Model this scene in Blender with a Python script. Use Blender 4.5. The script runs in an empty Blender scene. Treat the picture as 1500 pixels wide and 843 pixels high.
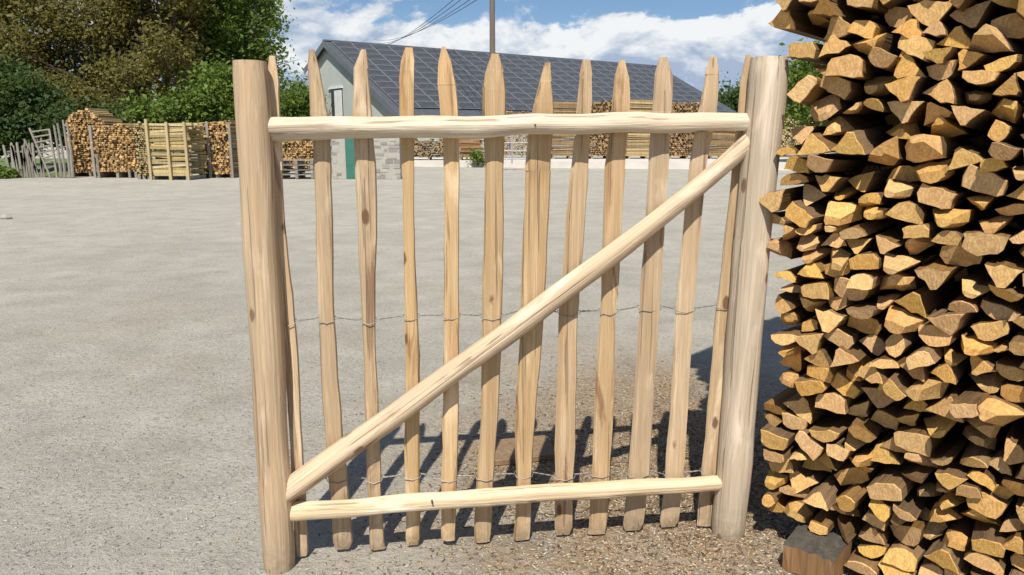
import bpy, math, random
import numpy as np
from mathutils import Vector, Matrix
R = math.radians
random.seed(7)
rng = np.random.default_rng(11)
scene = bpy.context.scene
COL = scene.collection

# ------------------------------------------------------------------ camera
FPX, CX, CY, HOR, CAMH = 1100.0, 750.0, 421.5, 200.0, 1.5
PITCH = math.atan((CY - HOR) / FPX)
cam_d = bpy.data.cameras.new('camera')
cam_d.sensor_width = 36.0
cam_d.lens = 36.0 * FPX / 1500.0
cam_d.clip_start, cam_d.clip_end = 0.05, 3000.0
cam = bpy.data.objects.new('camera', cam_d)
cam.location = (0, 0, CAMH)
cam.rotation_euler = (R(90) - PITCH, 0, 0)
COL.objects.link(cam)
scene.camera = cam

# ------------------------------------------------------------------ sky, sun, exposure
SUN_ELEV, SUN_HEAD = R(54.0), R(7.6)        # light travels towards heading 7.6 deg right of +Y
world = bpy.data.worlds.new('World')
scene.world = world
world.use_nodes = True
wn, wl = world.node_tree.nodes, world.node_tree.links
wn.clear()
def wnode(t, **k):
    n = wn.new(t)
    for a, b in k.items(): setattr(n, a, b)
    return n
w_out = wnode('ShaderNodeOutputWorld'); w_bg = wnode('ShaderNodeBackground')
sky = wnode('ShaderNodeTexSky', sky_type='NISHITA', sun_disc=False, sun_elevation=SUN_ELEV,
            sun_rotation=math.pi + SUN_HEAD, air_density=1.0, dust_density=0.0, ozone_density=5.0, altitude=900.0)
w_bg.inputs['Strength'].default_value = 0.08
tc = wnode('ShaderNodeTexCoord')
sep = wnode('ShaderNodeSeparateXYZ'); wl.new(tc.outputs['Generated'], sep.inputs[0])
def wmath(op, a, b=None, c=None, clamp=False):
    n = wnode('ShaderNodeMath', operation=op, use_clamp=clamp)
    for i, v in enumerate((a, b, c)):
        if v is None: continue
        if isinstance(v, (int, float)): n.inputs[i].default_value = v
        else: wl.new(v, n.inputs[i])
    return n.outputs[0]
def cloud_noise(off):
    mp = wnode('ShaderNodeMapping'); wl.new(tc.outputs['Generated'], mp.inputs[0])
    mp.inputs['Scale'].default_value = (1, 1, 2.1); mp.inputs['Location'].default_value = off
    nz = wnode('ShaderNodeTexNoise'); wl.new(mp.outputs[0], nz.inputs['Vector'])
    nz.inputs['Scale'].default_value = 7.4; nz.inputs['Detail'].default_value = 11; nz.inputs['Roughness'].default_value = 0.60
    nz.inputs['Distortion'].default_value = 0.25
    return nz.outputs['Fac']
CO = (3.1, 0.4, 1.35)
n0 = cloud_noise(CO)
n1 = cloud_noise((CO[0] - 0.01, CO[1], CO[2] + 0.05))
thr = wnode('ShaderNodeMapRange'); wl.new(sep.outputs['Z'], thr.inputs['Value'])
thr.inputs['From Min'].default_value = 0.125; thr.inputs['From Max'].default_value = 0.20
thr.inputs['To Min'].default_value = 0.36; thr.inputs['To Max'].default_value = 0.56
dlt = wmath('SUBTRACT', n0, thr.outputs[0])
mask = wnode('ShaderNodeMapRange', interpolation_type='SMOOTHSTEP'); wl.new(dlt, mask.inputs['Value'])
mask.inputs['From Min'].default_value = -0.02; mask.inputs['From Max'].default_value = 0.05
shade = wmath('SUBTRACT', wmath('MULTIPLY_ADD', wmath('SUBTRACT', n0, n1), 5.0, 0.72), wmath('MULTIPLY', dlt, 2.6), clamp=True)
crm = wnode('ShaderNodeValToRGB'); wl.new(shade, crm.inputs[0])
crm.color_ramp.elements[0].position = 0.15; crm.color_ramp.elements[0].color = (4.2, 5.3, 7.0, 1)
crm.color_ramp.elements[1].position = 0.85; crm.color_ramp.elements[1].color = (9.6, 9.8, 10.0, 1)
mixw = wnode('ShaderNodeMix', data_type='RGBA'); wl.new(mask.outputs[0], mixw.inputs['Factor'])
wl.new(sky.outputs[0], mixw.inputs[6]); wl.new(crm.outputs[0], mixw.inputs[7])
wl.new(mixw.outputs[2], w_bg.inputs['Color']); wl.new(w_bg.outputs[0], w_out.inputs['Surface'])

sun_d = bpy.data.lights.new('sun', 'SUN')
sun_d.energy, sun_d.angle, sun_d.color = 5.0, R(0.53), (1.0, 0.94, 0.84)
sun = bpy.data.objects.new('sun', sun_d)
SUNV = Vector((math.sin(SUN_HEAD) * math.cos(SUN_ELEV), math.cos(SUN_HEAD) * math.cos(SUN_ELEV), -math.sin(SUN_ELEV)))
sun.rotation_euler = SUNV.to_track_quat('-Z', 'Y').to_euler()
sun.location = (-2, -6, 12)
COL.objects.link(sun)
vs = scene.view_settings
vs.view_transform = 'Standard'; vs.look = 'None'; vs.exposure = 0.22; vs.gamma = 1.0; vs.use_curve_mapping = False

# ------------------------------------------------------------------ helpers
def ray(px, py):
    u, v = (px - CX) / FPX, (CY - py) / FPX
    return Vector((u, math.cos(PITCH) + v * math.sin(PITCH), -math.sin(PITCH) + v * math.cos(PITCH)))
EYE = Vector((0, 0, CAMH))
def at(px, py, Y):                      # the world point at distance Y along that sight line
    d = ray(px, py); return EYE + d * (Y / d.y)
def ground(px, py, z=0.0):
    d = ray(px, py); return EYE + d * ((z - CAMH) / d.z)
def to_px(p):
    q = Vector(p) - EYE
    f = q.y * math.cos(PITCH) - q.z * math.sin(PITCH)
    up = q.y * math.sin(PITCH) + q.z * math.cos(PITCH)
    return CX + FPX * q.x / f, CY - FPX * up / f, f

WLOC = {}
def link(o, parent=None, loc=(0, 0, 0)):
    COL.objects.link(o)
    loc = Vector(loc); WLOC[o.name] = loc
    if parent is not None:
        o.parent = parent; o.location = loc - WLOC[parent.name]
    else: o.location = loc
    return o
def tag(o, label=None, cat=None, group=None, kind=None):
    if label: o['label'] = label
    if cat: o['category'] = cat
    if group: o['group'] = group
    if kind: o['kind'] = kind
    return o
def empty(name, loc, label, cat, group=None):
    o = bpy.data.objects.new(name, None); o.empty_display_size = 0.1
    return tag(link(o, None, loc), label, cat, group)
def mesh_from(name, verts, faces, mats, mi=None, smooth=None):
    me = bpy.data.meshes.new(name)
    me.from_pydata([tuple(v) for v in verts], [], faces)
    for m in (mats if isinstance(mats, (list, tuple)) else [mats]): me.materials.append(m)
    if mi is not None: me.polygons.foreach_set('material_index', mi)
    if smooth is not None:
        me.polygons.foreach_set('use_smooth', [True] * len(me.polygons))
        me.set_sharp_from_angle(angle=R(smooth))
    me.update()
    return me
def mesh_np(name, verts, faces, mats, mi=None):      # faces: (N,k) array
    me = bpy.data.meshes.new(name)
    verts = np.asarray(verts, np.float32); faces = np.asarray(faces, np.int32)
    n, k = faces.shape
    me.vertices.add(len(verts)); me.vertices.foreach_set('co', verts.ravel())
    me.loops.add(n * k); me.loops.foreach_set('vertex_index', faces.ravel())
    me.polygons.add(n); me.polygons.foreach_set('loop_start', np.arange(0, n * k, k, dtype=np.int32))
    for m in (mats if isinstance(mats, (list, tuple)) else [mats]): me.materials.append(m)
    if mi is not None: me.polygons.foreach_set('material_index', np.asarray(mi, np.int32))
    me.update(calc_edges=True); me.validate()
    return me
def obj(name, me, parent=None, loc=(0, 0, 0), rot=None):
    o = bpy.data.objects.new(name, me)
    link(o, parent, loc)
    if rot is not None: o.rotation_mode = 'QUATERNION'; o.rotation_quaternion = rot
    return o
class MB:                                # collects boxes and tubes into one mesh (world coordinates)
    def __init__(s): s.v, s.f, s.m = [], [], []
    def add(s, verts, faces, m=0):
        b = len(s.v); s.v += [Vector(v) for v in verts]; s.f += [tuple(i + b for i in f) for f in faces]; s.m += [m] * len(faces)
    def box(s, c, ex, ey, ez, hx, hy, hz, m=0):     # centre, axes, half sizes
        c = Vector(c); ex, ey, ez = Vector(ex), Vector(ey), Vector(ez)
        vs_ = [c + ex * (sx * hx) + ey * (sy * hy) + ez * (sz * hz) for sz in (-1, 1) for sy in (-1, 1) for sx in (-1, 1)]
        s.add(vs_, [(0, 2, 3, 1), (4, 5, 7, 6), (0, 1, 5, 4), (2, 6, 7, 3), (0, 4, 6, 2), (1, 3, 7, 5)], m)
    def tube(s, pts, rad, n=6, m=0, cap=True):
        pts = [Vector(p) for p in pts]; rad = rad if isinstance(rad, (list, tuple)) else [rad] * len(pts)
        rings = []
        for i, p in enumerate(pts):
            t = (pts[min(i + 1, len(pts) - 1)] - pts[max(i - 1, 0)]).normalized()
            a = t.cross(Vector((0.13, 0.27, 0.95)) if abs(t.z) < .9 else Vector((0, 1, 0))).normalized(); b = t.cross(a)
            rings.append([p + (a * math.cos(2 * math.pi * k / n) + b * math.sin(2 * math.pi * k / n)) * rad[i] for k in range(n)])
        s.loft(rings, m, cap)
    def loft(s, rings, m=0, cap=True, mcap=None):
        n = len(rings[0]); v = [p for r in rings for p in r]; f = []
        for i in range(len(rings) - 1):
            for k in range(n):
                f.append((i * n + k, i * n + (k + 1) % n, (i + 1) * n + (k + 1) % n, (i + 1) * n + k))
        s.add(v, f, m)
        if cap:
            b = len(s.v) - len(v); e = b + (len(rings) - 1) * n
            s.f += [tuple(b + k for k in range(n - 1, -1, -1)), tuple(e + k for k in range(n))]; s.m += [m if mcap is None else mcap] * 2
    def build(s, name, mats, parent=None, loc=(0, 0, 0), smooth=None):
        loc = Vector(loc)
        me = mesh_from(name, [v - loc for v in s.v], s.f, mats, s.m, smooth)
        return obj(name, me, parent, loc)

# ------------------------------------------------------------------ materials
def nt(name):
    m = bpy.data.materials.new(name); m.use_nodes = True
    n, l = m.node_tree.nodes, m.node_tree.links
    return m, n, l, n['Principled BSDF']
class G:                                 # tiny node helper
    def __init__(s, n, l): s.n, s.l = n, l
    def node(s, t, ins=None, **k):
        x = s.n.new(t)
        for a, b in k.items(): setattr(x, a, b)
        for a, v in (ins or {}).items():
            if hasattr(v, 'is_output'): s.l.new(v, x.inputs[a])
            else: x.inputs[a].default_value = v
        return x
    def noise(s, vec, scale, detail=4, rough=.55, dist=0.0):
        x = s.node('ShaderNodeTexNoise', {'Scale': scale, 'Detail': detail, 'Roughness': rough, 'Distortion': dist})
        if vec is not None: s.l.new(vec, x.inputs['Vector'])
        return x.outputs['Fac']
    def mr(s, v, a, b, c=0.0, d=1.0):
        return s.node('ShaderNodeMapRange', {'Value': v, 'From Min': a, 'From Max': b, 'To Min': c, 'To Max': d}).outputs[0]
    def mix(s, f, a, b, mode='MIX'):
        x = s.node('ShaderNodeMix', data_type='RGBA', blend_type=mode)
        for i, v in ((0, f), (6, a), (7, b)):
            if hasattr(v, 'is_output'): s.l.new(v, x.inputs[i])
            else: x.inputs[i].default_value = v if i == 0 else (*v, 1)
        return x.outputs[2]
    def math(s, op, a, b=0.0, clamp=False):
        return s.node('ShaderNodeMath', {0: a, 1: b}, operation=op, use_clamp=clamp).outputs[0]
    def mapping(s, vec, scale, loc=(0, 0, 0)):
        x = s.node('ShaderNodeMapping', {'Scale': scale, 'Location': loc}); s.l.new(vec, x.inputs['Vector']); return x.outputs[0]
    def coords(s, spread=37.0, kind='Object'):
        t = s.node('ShaderNodeTexCoord').outputs[kind]
        r = s.node('ShaderNodeObjectInfo').outputs['Random']
        c = s.node('ShaderNodeCombineXYZ', {0: s.math('MULTIPLY', r, spread), 1: s.math('MULTIPLY', r, spread * 1.7), 2: s.math('MULTIPLY', r, spread * .6)}).outputs[0]
        return s.node('ShaderNodeVectorMath', {0: t, 1: c}, operation='ADD').outputs[0], r
    def bump(s, h, strength, dist, bsdf):
        x = s.node('ShaderNodeBump', {'Height': h, 'Strength': strength, 'Distance': dist}); s.l.new(x.outputs[0], bsdf.inputs['Normal'])

def wood(name, base, dark, knot=0.5, vary=0.18, blotch=None, rough=.72, grain=34.0, island=False, bump=.6, contrast=.85, bark=0.0, crack=.5, foot=False):
    m, n, l, b = nt(name); g = G(n, l)
    v, r = g.coords()
    if island: r = g.node('ShaderNodeNewGeometry').outputs['Random Per Island']
    gr = g.noise(g.mapping(v, (1, 1, .045)), grain, 6, .62, .4)
    fine = g.noise(g.mapping(v, (1, 1, .02)), grain * 4.5, 3, .6)
    c = g.mix(g.mr(gr, .38, .66), dark, base)
    c = g.mix(g.mr(fine, .35, .68, contrast, 0.0), c, tuple(x * .62 for x in base), 'MIX')
    if blotch:
        bl = g.noise(g.mapping(v, (1, 1, .22)), 9.0, 4, .6, .6)
        c = g.mix(g.mr(bl, .56, .70), c, blotch)
    if bark:
        bk = g.noise(g.mapping(v, (1, 1, .10)), 13.0, 5, .65, .8)
        c = g.mix(g.mr(bk, .58, .66, 0, bark), c, (.20, .095, .045))
    cr = g.noise(g.mapping(v, (1, 1, .012)), 62.0, 2, .5, .15)
    c = g.mix(g.mr(cr, .655, .675, 0, crack), c, (.15, .085, .045))
    if foot:
        zz = g.node('ShaderNodeSeparateXYZ', {0: g.node('ShaderNodeTexCoord').outputs['Object']}).outputs[2]
        c = g.mix(g.math('MULTIPLY', g.mr(zz, .0, .16, .75, 0), g.mr(g.noise(v, 30, 4, .7), .35, .6)), c, (.24, .19, .135))
    if knot:
        vo = g.node('ShaderNodeTexVoronoi', {'Scale': 5.0, 'Vector': g.mapping(v, (1.6, 1.6, .75))}).outputs['Distance']
        k = g.mr(g.math('ADD', vo, g.math('MULTIPLY', g.math('SUBTRACT', g.noise(v, 60, 3, .6), .5), .06)), .085, .12, knot, 0.0)
        c = g.mix(k, c, (.16, .075, .03))
    hs = g.node('ShaderNodeHueSaturation', {'Color': c, 'Value': g.mr(r, 0, 1, 1 - vary, 1 + vary),
                'Saturation': g.mr(g.math('FRACT', g.math('MULTIPLY', r, 7.3)), 0, 1, .85, 1.15)}).outputs[0]
    l.new(hs, b.inputs['Base Color']); b.inputs['Roughness'].default_value = rough
    b.inputs['Specular IOR Level'].default_value = .3
    g.bump(g.math('ADD', g.math('ADD', gr, g.math('MULTIPLY', fine, .6)), g.mr(cr, .64, .68, 0, -1.0)), bump, .009, b)
    return m
def endgrain(name, base, dark, vary=.2, island=False):
    m, n, l, b = nt(name); g = G(n, l)
    v, r = g.coords()
    if island: r = g.node('ShaderNodeNewGeometry').outputs['Random Per Island']
    a = g.noise(v, 55, 5, .65); d = g.noise(g.mapping(v, (1, .25, 1)), 150, 2, .6)
    c = g.mix(g.mr(a, .36, .64), dark, base)
    c = g.mix(g.mr(d, .52, .70, 0, .55), c, tuple(x * .5 for x in base))
    wv = g.node('ShaderNodeTexWave', {'Scale': 30.0, 'Distortion': 7.0, 'Detail': 3.0, 'Detail Scale': 1.5, 'Vector': g.node('ShaderNodeTexCoord').outputs['Object']}, wave_type='RINGS', rings_direction='Z').outputs['Fac']
    c = g.mix(g.mr(wv, .2, .8, 0, .28), c, tuple(x * .6 for x in dark))
    hs = g.node('ShaderNodeHueSaturation', {'Color': c, 'Hue': g.mr(g.math('FRACT', g.math('MULTIPLY', r, 5.7)), 0, 1, .492, .504), 'Value': g.mr(r, 0, 1, 1 - vary, 1 + vary),
                'Saturation': g.mr(g.math('FRACT', g.math('MULTIPLY', r, 11.3)), 0, 1, .9, 1.1)}).outputs[0]
    l.new(hs, b.inputs['Base Color']); b.inputs['Roughness'].default_value = .85
    b.inputs['Specular IOR Level'].default_value = .2
    g.bump(g.math('ADD', a, d), .5, .004, b)
    return m
def plain(name, col, rough=.7, metal=0.0, var=.12, scale=6.0, bump=0.0, dirt=None, kind='Object'):
    m, n, l, b = nt(name); g = G(n, l)
    v = g.node('ShaderNodeTexCoord').outputs[kind]
    a = g.noise(v, scale, 6, .6)
    c = g.mix(g.mr(a, .3, .7), tuple(x * (1 - var) for x in col), tuple(min(1, x * (1 + var)) for x in col))
    if dirt: c = g.mix(g.mr(g.noise(v, scale * .35, 5, .65), .52, .72, 0, .7), c, dirt)
    l.new(c, b.inputs['Base Color']); b.inputs['Roughness'].default_value = rough; b.inputs['Metallic'].default_value = metal
    if bump: g.bump(g.noise(v, scale * 6, 4, .6), bump, .01, b)
    return m
def leaf(name, c1, c2, trans=.35):
    m, n, l, b = nt(name); g = G(n, l)
    r = g.node('ShaderNodeNewGeometry').outputs['Random Per Island']
    c = g.mix(r, c1, c2)
    v = g.node('ShaderNodeTexCoord').outputs['Object']
    c = g.mix(g.mr(g.noise(v, .9, 3), .42, .6), c, tuple(x * y for x, y in zip(c2, (1.25, 1.1, .8))))
    l.new(c, b.inputs['Base Color']); b.inputs['Roughness'].default_value = .55; b.inputs['Specular IOR Level'].default_value = .25
    t = g.node('ShaderNodeBsdfTranslucent'); l.new(g.mix(.5, c, (.16, .2, .03)), t.inputs['Color'])
    mx = g.node('ShaderNodeMixShader', {0: trans}); l.new(b.outputs[0], mx.inputs[1]); l.new(t.outputs[0], mx.inputs[2])
    l.new(mx.outputs[0], n['Material Output'].inputs['Surface'])
    return m

M_post = wood('peeled_post_wood', (.64, .455, .26), (.47, .295, .145), .8, .05, (.68, .53, .34), .75, 26, bark=.35, foot=True)
M_post2 = wood('pale_post_wood', (.66, .55, .41), (.52, .405, .28), .8, .05, (.72, .59, .46), .75, 26, bark=.3, foot=True)
M_rail = wood('peeled_rail_wood', (.82, .70, .51), (.67, .50, .315), .8, .05, (.86, .78, .63), .7, 30, bark=.55)
M_brace = wood('peeled_brace_wood', (.75, .585, .39), (.60, .405, .235), .8, .05, (.80, .67, .50), .7, 30, bark=.75)
M_picket = wood('split_picket_wood', (.69, .505, .30), (.50, .31, .145), .9, .12, (.76, .60, .40), .72, 44, bark=.7, foot=True)
M_cut = endgrain('cut_wood', (.60, .44, .26), (.48, .33, .17), .1)
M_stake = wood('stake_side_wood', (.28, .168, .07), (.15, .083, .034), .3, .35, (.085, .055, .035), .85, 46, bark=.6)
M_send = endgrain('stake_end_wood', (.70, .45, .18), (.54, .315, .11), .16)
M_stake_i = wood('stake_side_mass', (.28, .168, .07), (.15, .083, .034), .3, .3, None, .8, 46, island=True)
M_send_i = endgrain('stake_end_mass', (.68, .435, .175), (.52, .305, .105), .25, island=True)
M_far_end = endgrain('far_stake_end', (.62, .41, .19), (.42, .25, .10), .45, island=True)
M_far_side = wood('far_stake_side', (.50, .38, .20), (.36, .24, .11), 0, .3, None, .8, 12, island=True)
M_far_yel = wood('far_yellow_side', (.56, .45, .23), (.42, .31, .14), 0, .3, None, .8, 12, island=True)
M_far_brown = wood('far_brown_side', (.36, .25, .135), (.22, .14, .07), 0, .35, None, .8, 12, island=True)
M_grey_wood = wood('weathered_grey_wood', (.36, .33, .28), (.22, .20, .17), .3, .2, None, .85, 30)
M_plank = wood('brown_plank_wood', (.36, .245, .15), (.25, .155, .085), .3, .1, None, .8, 30)
M_log = wood('dark_log_bark', (.13, .115, .095), (.06, .05, .042), .2, .1, None, .9, 30, bump=.8)
M_beam = wood('orange_beam_wood', (.36, .20, .085), (.24, .12, .045), .3, .1, None, .8, 24)
M_wire = plain('fence_wire', (.30, .28, .25), .5, .6, .2, 40)
M_metal = plain('galvanised_metal', (.55, .56, .57), .4, .7, .1, 8)

# ground: pale compacted gravel with a wood-litter stain round the gate
def ground_mat():
    m, n, l, b = nt('gravel_ground'); g = G(n, l)
    v = g.node('ShaderNodeTexCoord').outputs['Object']
    big = g.noise(v, .35, 5, .6, .3); mid = g.noise(v, 2.2, 6, .62, .2); fin = g.noise(v, 38, 5, .7); gran = g.noise(v, 130, 3, .7)
    st = g.noise(g.mapping(v, (.7, 1.0, 1)), 1.6, 7, .7, .8)
    c = g.mix(g.mr(mid, .34, .66), (.37, .35, .298), (.485, .46, .398))
    c = g.mix(g.mr(st, .50, .72, 0, .55), c, (.54, .52, .47))
    c = g.mix(g.mr(big, .48, .66, 0, .5), c, (.32, .303, .262))
    c = g.mix(g.mr(fin, .57, .70, 0, .55), c, (.22, .20, .165))
    c = g.mix(g.mr(fin, .30, .42, .45, 0), c, (.46, .44, .40))
    c = g.mix(g.mr(gran, .62, .74, 0, .7), c, (.13, .115, .09))
    # litter: soft patch round gate and stack with a ragged border
    sp = g.node('ShaderNodeSeparateXYZ', {0: v})
    dx = g.math('MULTIPLY', g.math('SUBTRACT', sp.outputs[0], 0.72), .62); dy = g.math('MULTIPLY', g.math('SUBTRACT', sp.outputs[1], 3.3), .40)
    dd = g.math('SQRT', g.math('ADD', g.math('MULTIPLY', dx, dx), g.math('MULTIPLY', dy, dy)))
    dd = g.math('ADD', dd, g.math('MULTIPLY', g.math('SUBTRACT', g.noise(v, 1.7, 5, .6, .4), .5), 1.3))
    lit = g.mr(dd, .22, .95, 1.0, 0.0)
    lc = g.mix(g.mr(g.noise(v, 60, 4, .7), .35, .62), (.19, .11, .053), (.45, .315, .175))
    lc = g.mix(g.mr(g.noise(v, 3.0, 5, .6), .52, .64, 0, .8), lc, (.16, .095, .05))
    c = g.mix(g.math('MULTIPLY', lit, g.mr(fin, .30, .55, .45, 1.0)), c, lc)
    wm = g.mr(g.noise(v, .55, 5, .65, .6), .46, .62, 0, .28)
    near = g.mr(g.math('ABSOLUTE', g.math('SUBTRACT', sp.outputs[1], 5.0)), 2.0, 5.0, 1.0, 0.0)
    c = g.mix(g.math('MULTIPLY', wm, near), c, (.37, .30, .23))
    grit = g.noise(v, 27, 6, .75, .2)
    c = g.mix(g.mr(grit, .53, .66, 0, .55), c, (.25, .23, .195))
    c = g.mix(g.mr(grit, .34, .45, .5, 0), c, (.60, .58, .52))
    vo = g.node('ShaderNodeTexVoronoi', {'Scale': 55.0, 'Vector': v}); vr = g.node('ShaderNodeSeparateColor', {0: vo.outputs['Color']}).outputs[0]
    c = g.mix(g.math('MULTIPLY', g.mr(vr, .86, .90), g.mr(vo.outputs['Distance'], .25, .45, .7, 0)), c, (.13, .12, .10))
    c = g.mix(g.math('MULTIPLY', g.mr(vr, .10, .06), g.mr(vo.outputs['Distance'], .25, .45, .7, 0)), c, (.58, .56, .51))
    l.new(c, b.inputs['Base Color']); b.inputs['Roughness'].default_value = .92; b.inputs['Specular IOR Level'].default_value = .15
    h = g.math('ADD', g.math('MULTIPLY', fin, .8), g.math('ADD', g.math('MULTIPLY', gran, .35), g.math('MULTIPLY', mid, 1.2)))
    g.bump(h, .9, .03, b)
    return m
M_ground = ground_mat()
M_concrete = plain('pale_concrete', (.60, .56, .51), .85, 0, .1, 1.5, .2, (.45, .42, .37))
M_grass = plain('verge_grass', (.11, .16, .04), .9, 0, .3, 8, .3)
M_stone = endgrain('rubble_stone', (.42, .41, .37), (.28, .27, .24), .3, island=True)
M_mortar = plain('lime_mortar', (.38, .36, .32), .9, 0, .1, 10)
M_render = plain('grey_green_render', (.45, .485, .45), .9, 0, .05, 1.2, .1, (.40, .435, .40))
M_slate = plain('dark_roof_sheet', (.075, .085, .10), .6, 0, .2, 3)
M_fascia = plain('slate_grey_fascia', (.12, .14, .165), .6, 0, .1, 3)
M_panel = plain('solar_cell_glass', (.058, .061, .068), .42, 0, .3, 1.2)
M_pframe = plain('solar_panel_frame', (.24, .25, .275), .5, .2, .1, 3)
M_white = plain('white_paint', (.75, .76, .76), .5, 0, .05, 3)
M_dark = plain('dark_paint', (.03, .035, .04), .5, 0, .1, 3)
M_green = plain('green_paint', (.04, .15, .11), .5, 0, .15, 3)
M_purple = plain('violet_blue_paint', (.22, .21, .42), .6, 0, .1, 3)
M_pole = wood('utility_pole_wood', (.21, .175, .15), (.13, .11, .095), 0, .05, None, .85, 8)
M_bark = plain('tree_bark', (.075, .058, .042), .95, 0, .3, 3, .6)
M_lgreen = leaf('fresh_green_leaves', (.20, .30, .07), (.13, .22, .055), .5)
M_lolive = leaf('olive_brown_leaves', (.26, .215, .095), (.19, .18, .065), .5)
M_ldark = leaf('dark_green_leaves', (.08, .13, .05), (.05, .09, .032), .4)
M_lbright = leaf('bright_shrub_leaves', (.16, .25, .045), (.11, .18, .04))
M_hill = plain('far_hill_green', (.10, .15, .12), .95, 0, .3, .05)

# ------------------------------------------------------------------ the ground
def grid_sheet(name, x0, x1, y0, y1, z, mat, nx=1, ny=1):
    vs_ = [(x0 + (x1 - x0) * i / nx, y0 + (y1 - y0) * j / ny, z) for j in range(ny + 1) for i in range(nx + 1)]
    fs = [(j * (nx + 1) + i, j * (nx + 1) + i + 1, (j + 1) * (nx + 1) + i + 1, (j + 1) * (nx + 1) + i) for j in range(ny) for i in range(nx)]
    return obj(name, mesh_from(name, vs_, fs, mat))
tag(grid_sheet('ground', -1200, 1200, -60, 2400, 0.0, M_ground), kind='structure')
# raised pale concrete apron under the far stacks
p0, p1 = at(588, 243, 38.5), at(1260, 249, 33.5)
mb = MB(); SLAB = .30
q = [Vector((p0.x, p0.y, 0)), Vector((p1.x, p1.y, 0)), Vector((p1.x + 6, p1.y + 9.5, 0)), Vector((p0.x, p0.y + 5.2, 0))]
mb.add([v + Vector((0, 0, -.2)) for v in q] + [v + Vector((0, 0, SLAB)) for v in q], [(3, 2, 1, 0), (4, 5, 6, 7), (0, 1, 5, 4), (1, 2, 6, 5), (2, 3, 7, 6), (3, 0, 4, 7)])
tag(mb.build('concrete_apron', M_concrete), kind='structure')
# ------------------------------------------------------------------ the gate
PL, PR = ground(409, 830), ground(1066, 782)
GU = (PR - PL).normalized(); GN = Vector((-GU.y, GU.x, 0)).normalized()
if GN.y < 0: GN = -GN
ROT = Matrix((GU, GN, Vector((0, 0, 1)))).transposed().to_quaternion()
def gp(px, py, off=0.0):                 # pixel -> (u, z) on the gate plane pushed back by off
    d = ray(px, py); t = ((PL + GN * off - EYE).dot(GN)) / d.dot(GN)
    p = EYE + d * t
    return (p - PL).dot(GU), p.z
def gw(u, z, off=0.0): return PL + GU * u + GN * off + Vector((0, 0, z))
gate = empty('picket_gate', PL + (PR - PL) * .5, 'peeled chestnut picket gate with diagonal brace and two round posts, standing on gravel', 'gate')

def smooth_noise(n, amp, k):
    x = np.linspace(0, 1, n); y = np.zeros(n)
    for i in range(1, k + 1): y += rng.normal() / i * np.sin(2 * math.pi * i * x * 1.3 + rng.uniform(0, 6.28))
    return y * amp
def round_pole(name, a, b, ra, rb, mat, seg=28, st=36, wob=.003, kink=None, dome=.10, flat_back=0.0, label=None, lump=.03):
    """a, b: (u,z) on the gate plane; local z runs along the pole"""
    A, B = gw(*a), gw(*b); L = (B - A).length; zd = (B - A).normalized(); yd = (GN - zd * GN.dot(zd)).normalized(); xd = yd.cross(zd)
    wx, wy = smooth_noise(st, wob, 4), smooth_noise(st, wob, 4); lr = smooth_noise(st, lump * .5, 6) + sum(amp * np.exp(-((np.linspace(0, 1, st) - c_) / .012) ** 2) for amp, c_ in zip(rng.uniform(.3, 1.0, 4) * lump, rng.uniform(.05, .95, 4)))
    ph = rng.uniform(0, 6.28, 3); rings = []
    for i in range(st):
        t = i / (st - 1); r = (ra + (rb - ra) * t) * (1 + lr[i])
        e = min(t, 1 - t) * L
        if e < .004: r *= .94
        kx = kink(t) if kink else 0.0
        ring = []; tw = rng.normal(0, lump * .12, seg)
        for k in range(seg):
            an = 2 * math.pi * k / seg
            rr = r * (1 + lump * .5 * math.sin(2 * an + ph[0] + t * 2) + lump * .35 * math.sin(3 * an + ph[1] - t * 3) + tw[k] * .5 + lump * .35 * round(math.sin(5 * an + ph[2] + 1.5 * t)))
            x, y = rr * math.cos(an), rr * math.sin(an)
            if flat_back and y > r * flat_back: y = r * flat_back
            ring.append(Vector((x + wx[i] + kx, y + wy[i], t * L)))
        rings.append(ring)
    m_ = MB(); m_.loft(rings, 0, True, 1)
    me = mesh_from(name, m_.v, m_.f, [mat, M_cut], m_.m, 45)
    o = obj(name, me, gate, A, Matrix((xd, yd, zd)).transposed().to_quaternion())
    if label: o['label'] = label
    return o
def wid(xl, xr, py): return abs(gp(xr, py)[0] - gp(xl, py)[0]) / 2
uL, uR = gp(409, 830)[0], gp(1066, 782)[0]
tl, tr = gp(366.5, 90), gp(1126, 85)
round_pole('post', (uL, 0), tl, wid(385, 433, 800), wid(340, 393, 110), M_post, 36, 40, .004, label='warm tan left post', lump=.02)
round_pole('post', (uR, 0), tr, wid(1043, 1088, 770), wid(1099, 1152, 110), M_post2, 36, 40, .004, label='pale greyish right post', lump=.02)
a, b = gp(392, 189), gp(1104, 179)
round_pole('rail', a, b, wid(0, 37, 190), wid(0, 32, 180), M_rail, 24, 60, .005, flat_back=.6, lump=.085)
a, b = gp(424, 750), gp(1056, 710)
def bow(t): return -.012 * math.sin(math.pi * t) + .004 * math.sin(5 * t)
round_pole('rail', a, b, wid(0, 30, 740), wid(0, 30, 700), M_rail, 24, 60, .003, kink=bow, flat_back=.6, lump=.09)
a, b = gp(416, 722), gp(1106, 208)
def bend(t): return .018 * math.sin(math.pi * t) - (.020 * max(0, (t - .86) / .14) ** 2)
round_pole('brace', a, b, wid(0, 40, 700), wid(0, 33, 220), M_brace, 24, 60, .003, kink=bend, flat_back=.65, lump=.085)

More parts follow.
